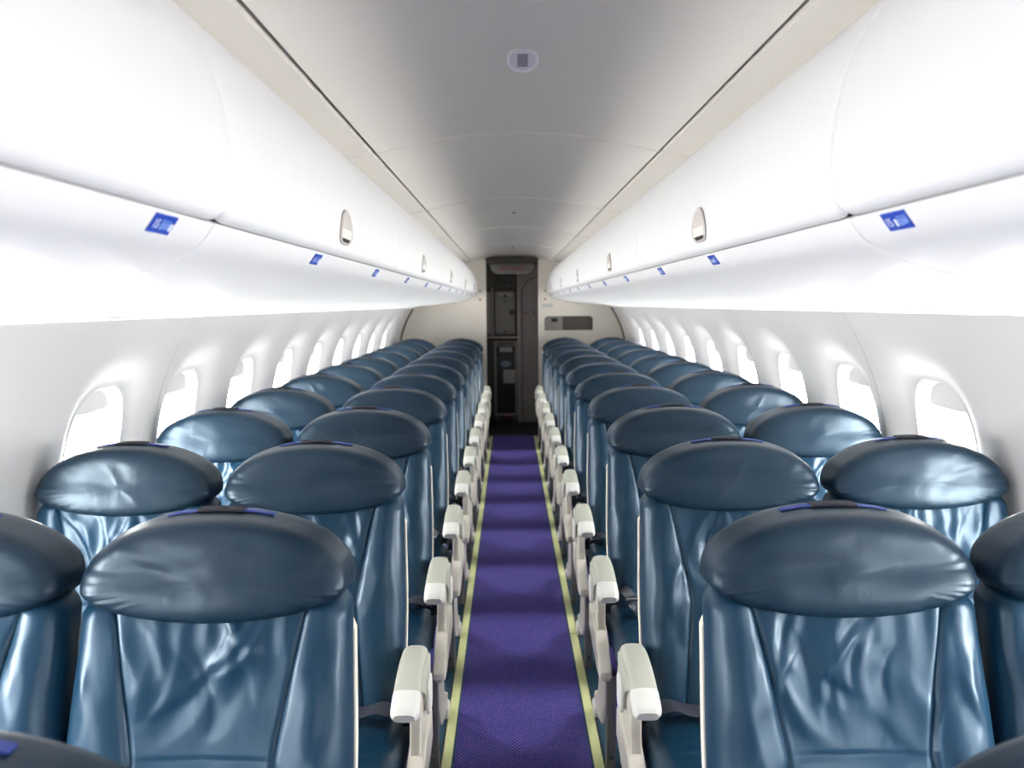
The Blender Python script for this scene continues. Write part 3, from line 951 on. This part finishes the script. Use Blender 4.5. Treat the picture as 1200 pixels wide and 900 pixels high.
def make_seat(kind, m, seed):
    """kind aisle/window; local -x is the aisle side for m=+1; m=-1 mirrors"""
    mir = m < 0
    root = empty('passenger_seat')
    v, f = backrest_mesh(seed); mk('backrest', v, f, M['leather'], root, smooth=60, mirror=mir)
    v, f = headrest_mesh(seed)
    hr = mk('headrest', v, f, M['leather_head_shaded'], root, smooth=70, mirror=mir)
    # strap and ribbon over the top of the headrest
    def top_strip(xa, xb, y0_, y1_, lift, mt, nm):
        V = []; F = []; n = 14
        for i in range(n+1):
            x = xa+(xb-xa)*i/n
            z = HZ0+HBT*(1-(abs(x)/HA)**2.05)**(1/2.05)
            for yy, l in ((y0_, lift*.2), (y0_, lift), (y1_, lift), (y1_, lift*.2)): V.append((x, yy, z+l-.0005))
        for i in range(n):
            for q in range(4): a = i*4+q; b = i*4+(q+1) % 4; F.append((a, b, b+4, a+4))
        F.append((0, 1, 2, 3)); F.append((n*4+3, n*4+2, n*4+1, n*4))
        return mk(nm, V, F, mt, hr, smooth=0, mirror=mir)
    top_strip(-.098, .098, .014, .030, .0030, M['ribbon'], 'ribbon')
    top_strip(-.043, .040, .008, .036, .0055, M['velcro'], 'fastening_strap')
    v, f = shell_mesh(); mk('back_shell', v, f, M['shell'], root, smooth=40, mirror=mir)
    if kind == 'aisle': x0, x1 = -.272, .232
    else: x0, x1 = -.225, .230
    v, f = cushion_mesh(x0, x1); mk('seat_cushion', v, f, M['leather'], root, smooth=60, mirror=mir)
    # beams under the cushion
    b = bmesh.new()
    for yy in (-.47, -.22):
        V, F = sweep_tube([Vector((x0+.012, yy, .335)), Vector((x1, yy, .335))], .020, 12)
        vs = [b.verts.new(q) for q in V]
        for q in F: b.faces.new([vs[i] for i in q])
    mkbm('beam', b, M['legm'], root, mirror=mir)
    if kind == 'aisle':
        X = -.3175   # outer face of the side frame towards the aisle
        # side frame: arm stanchion sweeping down and forwards to the front lip
        outer = [(-.185,.585),(-.345,.578),(-.352,.555),(-.350,.52),(-.352,.47),(-.362,.43),(-.385,.395),(-.425,.372),(-.470,.358),(-.505,.345),(-.512,.330),(-.505,.318),(-.44,.312),(-.30,.300),(-.17,.300),(-.14,.33),(-.145,.42),(-.165,.52)]
        mkbm('side_frame', bm_prism(outer, X+.004, X+.030, 'x', .005, 3), M['frame'], root, mirror=mir)
        # broad curved shroud below the arm
        sh_ = [(-.16,.452),(-.25,.455),(-.33,.443),(-.39,.418),(-.44,.392),(-.490,.374),(-.520,.352),(-.522,.334),(-.505,.326),(-.43,.330),(-.34,.345),(-.22,.36),(-.15,.37)]
        mkbm('side_shroud', bm_prism(sh_, X-.006, X+.034, 'x', .006, 3), M['frame'], root, mirror=mir)
        # legs
        X += .020
        fl = [(-.480,.325),(-.425,.325),(-.430,.20),(-.435,.03),(-.430,.004),(-.478,.004),(-.480,.03)]
        lg = mkbm('leg', bm_prism(fl, X+.002, X+.030, 'x', .003), M['legm'], root, mirror=mir)
        bb, ff = sweep_tube([Vector((X+.016, -.479, .055)), Vector((X+.016, -.485, .055))], .006, 10); mk('bolt', bb, ff, M['chrome'], lg, mirror=mir)
        rl = catmull([(-.43,.318,0),(-.41,.20,0),(-.34,.10,0),(-.22,.055,0),(-.13,.035,0),(-.10,.004,0)], 5)
        rl2 = catmull([(-.03,.004,0),(-.035,.05,0),(-.06,.085,0),(-.14,.11,0),(-.20,.18,0),(-.215,.318,0)], 5)
        poly = [(p.x, p.y) for p in rl]+[(p.x, p.y) for p in rl2]
        mkbm('leg', bm_prism(poly, X+.004, X+.024, 'x', .003), M['frame'], root, mirror=mir)
        mkbm('floor_foot', bm_box(X-.004, X+.034, -.115, -.035, .003, .048, .008, 3), M['cap'], root, mirror=mir)
        X -= .020
        # armrest
        pts = []
        path = catmull([(-.135,.592,0),(-.150,.612,0),(-.185,.627,0),(-.235,.630,0),(-.285,.624,0),(-.330,.612,0),(-.366,.598,0)], 5)
        hs = len(path)
        for i, p in enumerate(path):
            t = i/(hs-1); w = .060+.006*t; h = .042+.010*math.sin(PI*t)
            q0 = path[max(0, i-1)]; q1 = path[min(hs-1, i+1)]
            ty = math.atan2(q1.y-q0.y, -(q1.x-q0.x))
            if i < 3: w *= .75+.08*i; h *= .7+.1*i
            pts.append((p.x, p.y, w, h, ty*.9))
        arm = mk('armrest', *arm_mesh(pts, cx=X+.034), M['arm'], root, smooth=45, mirror=mir)
        path2 = catmull([(-.365,.5985,0),(-.392,.588,0),(-.415,.576,0),(-.427,.565,0)], 4); pts = []
        for i, p in enumerate(path2):
            t = i/(len(path2)-1); pts.append((p.x, p.y, 0.0675*(1-.26*smooth((t-.6)/.4)), .044*(1-.42*smooth((t-.5)/.5)), -.45))
        pts.insert(0, (-.362, .5995, .066, .043, -.42))
        mk('armrest_cap', *arm_mesh(pts, cx=X+.034), M['cap'], root, smooth=60, mirror=mir)
        # inner drop of the arm and pivot cover on the aisle side
        side = [(-.16,.60),(-.26,.612),(-.33,.60),(-.36,.585),(-.335,.568),(-.30,.556),(-.288,.53),(-.278,.50),(-.235,.492),(-.195,.50),(-.165,.54)]
        mkbm('armrest_side', bm_prism(side, X-.004, X+.016, 'x', .006, 3), M['arm'], root, mirror=mir)
        mkbm('pivot_cover', bm_prism([(-.225,.575),(-.265,.572),(-.285,.555),(-.287,.505),(-.272,.488),(-.232,.488),(-.215,.505),(-.213,.56)], X-.013, X-.002, 'x', .005, 3), M['cap'], root, mirror=mir)
        # seat belt
        bp = catmull([(-.250,-.262,.470),(-.238,-.292,.505),(-.205,-.285,.512),(-.150,-.262,.487),(-.06,-.250,.475),(.03,-.246,.473)], 6) if seed % 2 == 0 else \
             catmull([(-.250,-.240,.470),(-.246,-.275,.520),(-.222,-.300,.545),(-.196,-.318,.520),(-.180,-.320,.485),(-.13,-.295,.478),(-.08,-.262,.475)], 6)
        v, f = sweep_tube(bp, 1, 12, flat=(.0035, .044, Vector((0, .75, 1))) if False else (.046, .003, Vector((0, -.3, 1))))
        be = mk('seatbelt', v, f, M['belt'], root, mirror=mir)
        q = bp[-1] if seed % 2 == 0 else bp[18]
        mkbm('buckle', bm_box(q[0]-.022, q[0]+.022, q[1]-.02, q[1]+.02, q[2]-.003, q[2]+.009, .003), M['chrome'], be, mirror=mir)
        # dark end fitting by the frame
        v, f = sweep_tube(catmull([(-.266,-.235,.44),(-.268,-.255,.47),(-.264,-.26,.50),(-.25,-.255,.51)], 5), 1, 10, flat=(.022, .004, Vector((0, 0, 1))))
        mk('belt_anchor', v, f, M['belt'], be, mirror=mir)
    else:
        # slim armrest between the two seats
        pts = []
        path = catmull([(-.190,.590,0),(-.215,.612,0),(-.30,.607,0),(-.400,.588,0),(-.44,.565,0)], 5)
        for i, p in enumerate(path):
            t = i/(len(path)-1); pts.append((p.x, p.y, .022, .034*(1-.4*smooth((t-.8)/.2)), 0))
        mk('armrest', *arm_mesh(pts, cx=-.2535), M['arm'], root, mirror=mir)
        mkbm('side_frame', bm_prism([(-.20,.59),(-.26,.585),(-.28,.46),(-.38,.36),(-.36,.31),(-.20,.31),(-.20,.40)], -.260, -.247, 'x', .003), M['frame'], root, mirror=mir)
        for yy in (-.47, -.22):
            mkbm('leg', bm_box(.05, .08, yy-.018, yy+.018, .0, .33, .003), M['legm'], root, mirror=mir)
    return root

XA, XW = .564, 1.071
rows = list(range(0, 12))         # row 0 = the one cut off at the bottom edge
protos = {}
for kind in ('aisle', 'window'):
    for m in (-1, 1):
        for s in (0, 1, 2):
            protos[(kind, m, s)] = None
def rowword(r):
    return 'foremost, cut off by the frame' if r == 0 else '%s full row' % ordinal(r)
for m in (-1, 1):
    side = 'left' if m < 0 else 'right'
    for kind, X in (('aisle', XA), ('window', XW)):
        for r in rows:
            if r == 0 and kind == 'window': continue
            s = (r+(0 if m < 0 else 1)+(1 if kind == 'window' else 0)) % 3
            loc = (m*X, Y1+PITCH*(r-1)-(.062 if r == 0 else 0), 0)
            if kind == 'aisle': where = '%s of the aisle' % side
            else: where = 'under the %s windows' % side
            if r == 0: lab = 'dark blue leather headrest and seat %s, foremost, mostly below the frame' % where
            elif r == 1 and kind == 'window': lab = 'nearest blue leather window seat %s, cut by the edge of the picture' % where
            elif r == 1: lab = 'large blue leather %s seat %s, nearest whole seat' % (kind, where)
            elif r == 11: lab = 'blue leather %s seat %s, last one before the aft partition' % (kind, where)
            else: lab = 'blue leather %s seat %s, %s full row from the front' % (kind, where, ordinal(r))
            key = (kind, m, s)
            if protos[key] is None:
                o = make_seat(kind, m, s); protos[key] = o; o.location = loc
            else: o = dup(protos[key], loc)
            tag(o, lab, 'airplane seat', 'blue seats in the %s %s column' % (side, kind))

# ------------------------------------------------------------------ daylight
w = bpy.data.worlds.new('overcast'); scene.world = w; w.use_nodes = True
bg = w.node_tree.nodes['Background']; bg.inputs['Strength'].default_value = 85.0
tcw = w.node_tree.nodes.new('ShaderNodeTexCoord'); sxyz = w.node_tree.nodes.new('ShaderNodeSeparateXYZ'); cr = w.node_tree.nodes.new('ShaderNodeValToRGB')
mrw = w.node_tree.nodes.new('ShaderNodeMapRange'); mrw.inputs['From Min'].default_value = -1
w.node_tree.links.new(tcw.outputs['Generated'], sxyz.inputs[0]); w.node_tree.links.new(sxyz.outputs['Z'], mrw.inputs['Value'])
w.node_tree.links.new(mrw.outputs[0], cr.inputs[0]); w.node_tree.links.new(cr.outputs[0], bg.inputs['Color'])
cr.color_ramp.elements[0].position = .46; cr.color_ramp.elements[0].color = (.66, .65, .63, 1)
cr.color_ramp.elements[1].position = .60; cr.color_ramp.elements[1].color = (1.0, 1.0, 1.0, 1)
for sd in (-1, 1):
    for y in win_y:
        L = bpy.data.lights.new('window_portal', 'AREA'); L.shape = 'RECTANGLE'; L.size = .34; L.size_y = .40
        L.cycles.is_portal = True
        o = bpy.data.objects.new('window_portal', L); COL.objects.link(o)
        p = wall_at(SC, .125); o.location = (sd*p.x, y, p.y)
        o.rotation_euler = Vector((-sd, 0, -.22)).to_track_quat('-Z', 'Y').to_euler()
        # width along y
        d = Vector((-sd, 0, -.2)).normalized(); zax = -d; xax = Vector((0, 1, 0)); yax = zax.cross(xax)
        mt = Matrix((xax, yax, zax)).transposed().to_4x4(); mt.translation = o.location; o.matrix_world = mt

# ------------------------------------------------------------------ camera
FPX = 1020
cam = bpy.data.cameras.new('camera'); cam.sensor_width = 36; cam.lens = FPX/1200*36
co = bpy.data.objects.new('camera', cam); COL.objects.link(co); scene.camera = co
pitch = math.atan(94/FPX); yaw = 2/FPX; roll = .008
R = Matrix.Rotation(-yaw, 4, 'Z') @ Matrix.Rotation(PI/2-pitch, 4, 'X') @ Matrix.Rotation(-roll, 4, 'Z')
co.matrix_world = Matrix.Translation((-.03, 0, 1.5)) @ R
cam.clip_start = .02
cam.dof.use_dof = True; cam.dof.focus_distance = 2.1; cam.dof.aperture_fstop = 5.0

scene.view_settings.view_transform = 'Standard'; scene.view_settings.look = 'None'
scene.view_settings.gamma = 1; scene.view_settings.use_curve_mapping = False
scene.view_settings.exposure = 0.0
scene.cycles.use_denoising = True
scene.cycles.max_bounces = 12; scene.cycles.diffuse_bounces = 8; scene.cycles.glossy_bounces = 4; scene.cycles.transparent_max_bounces = 12
scene.cycles.sample_clamp_indirect = 8
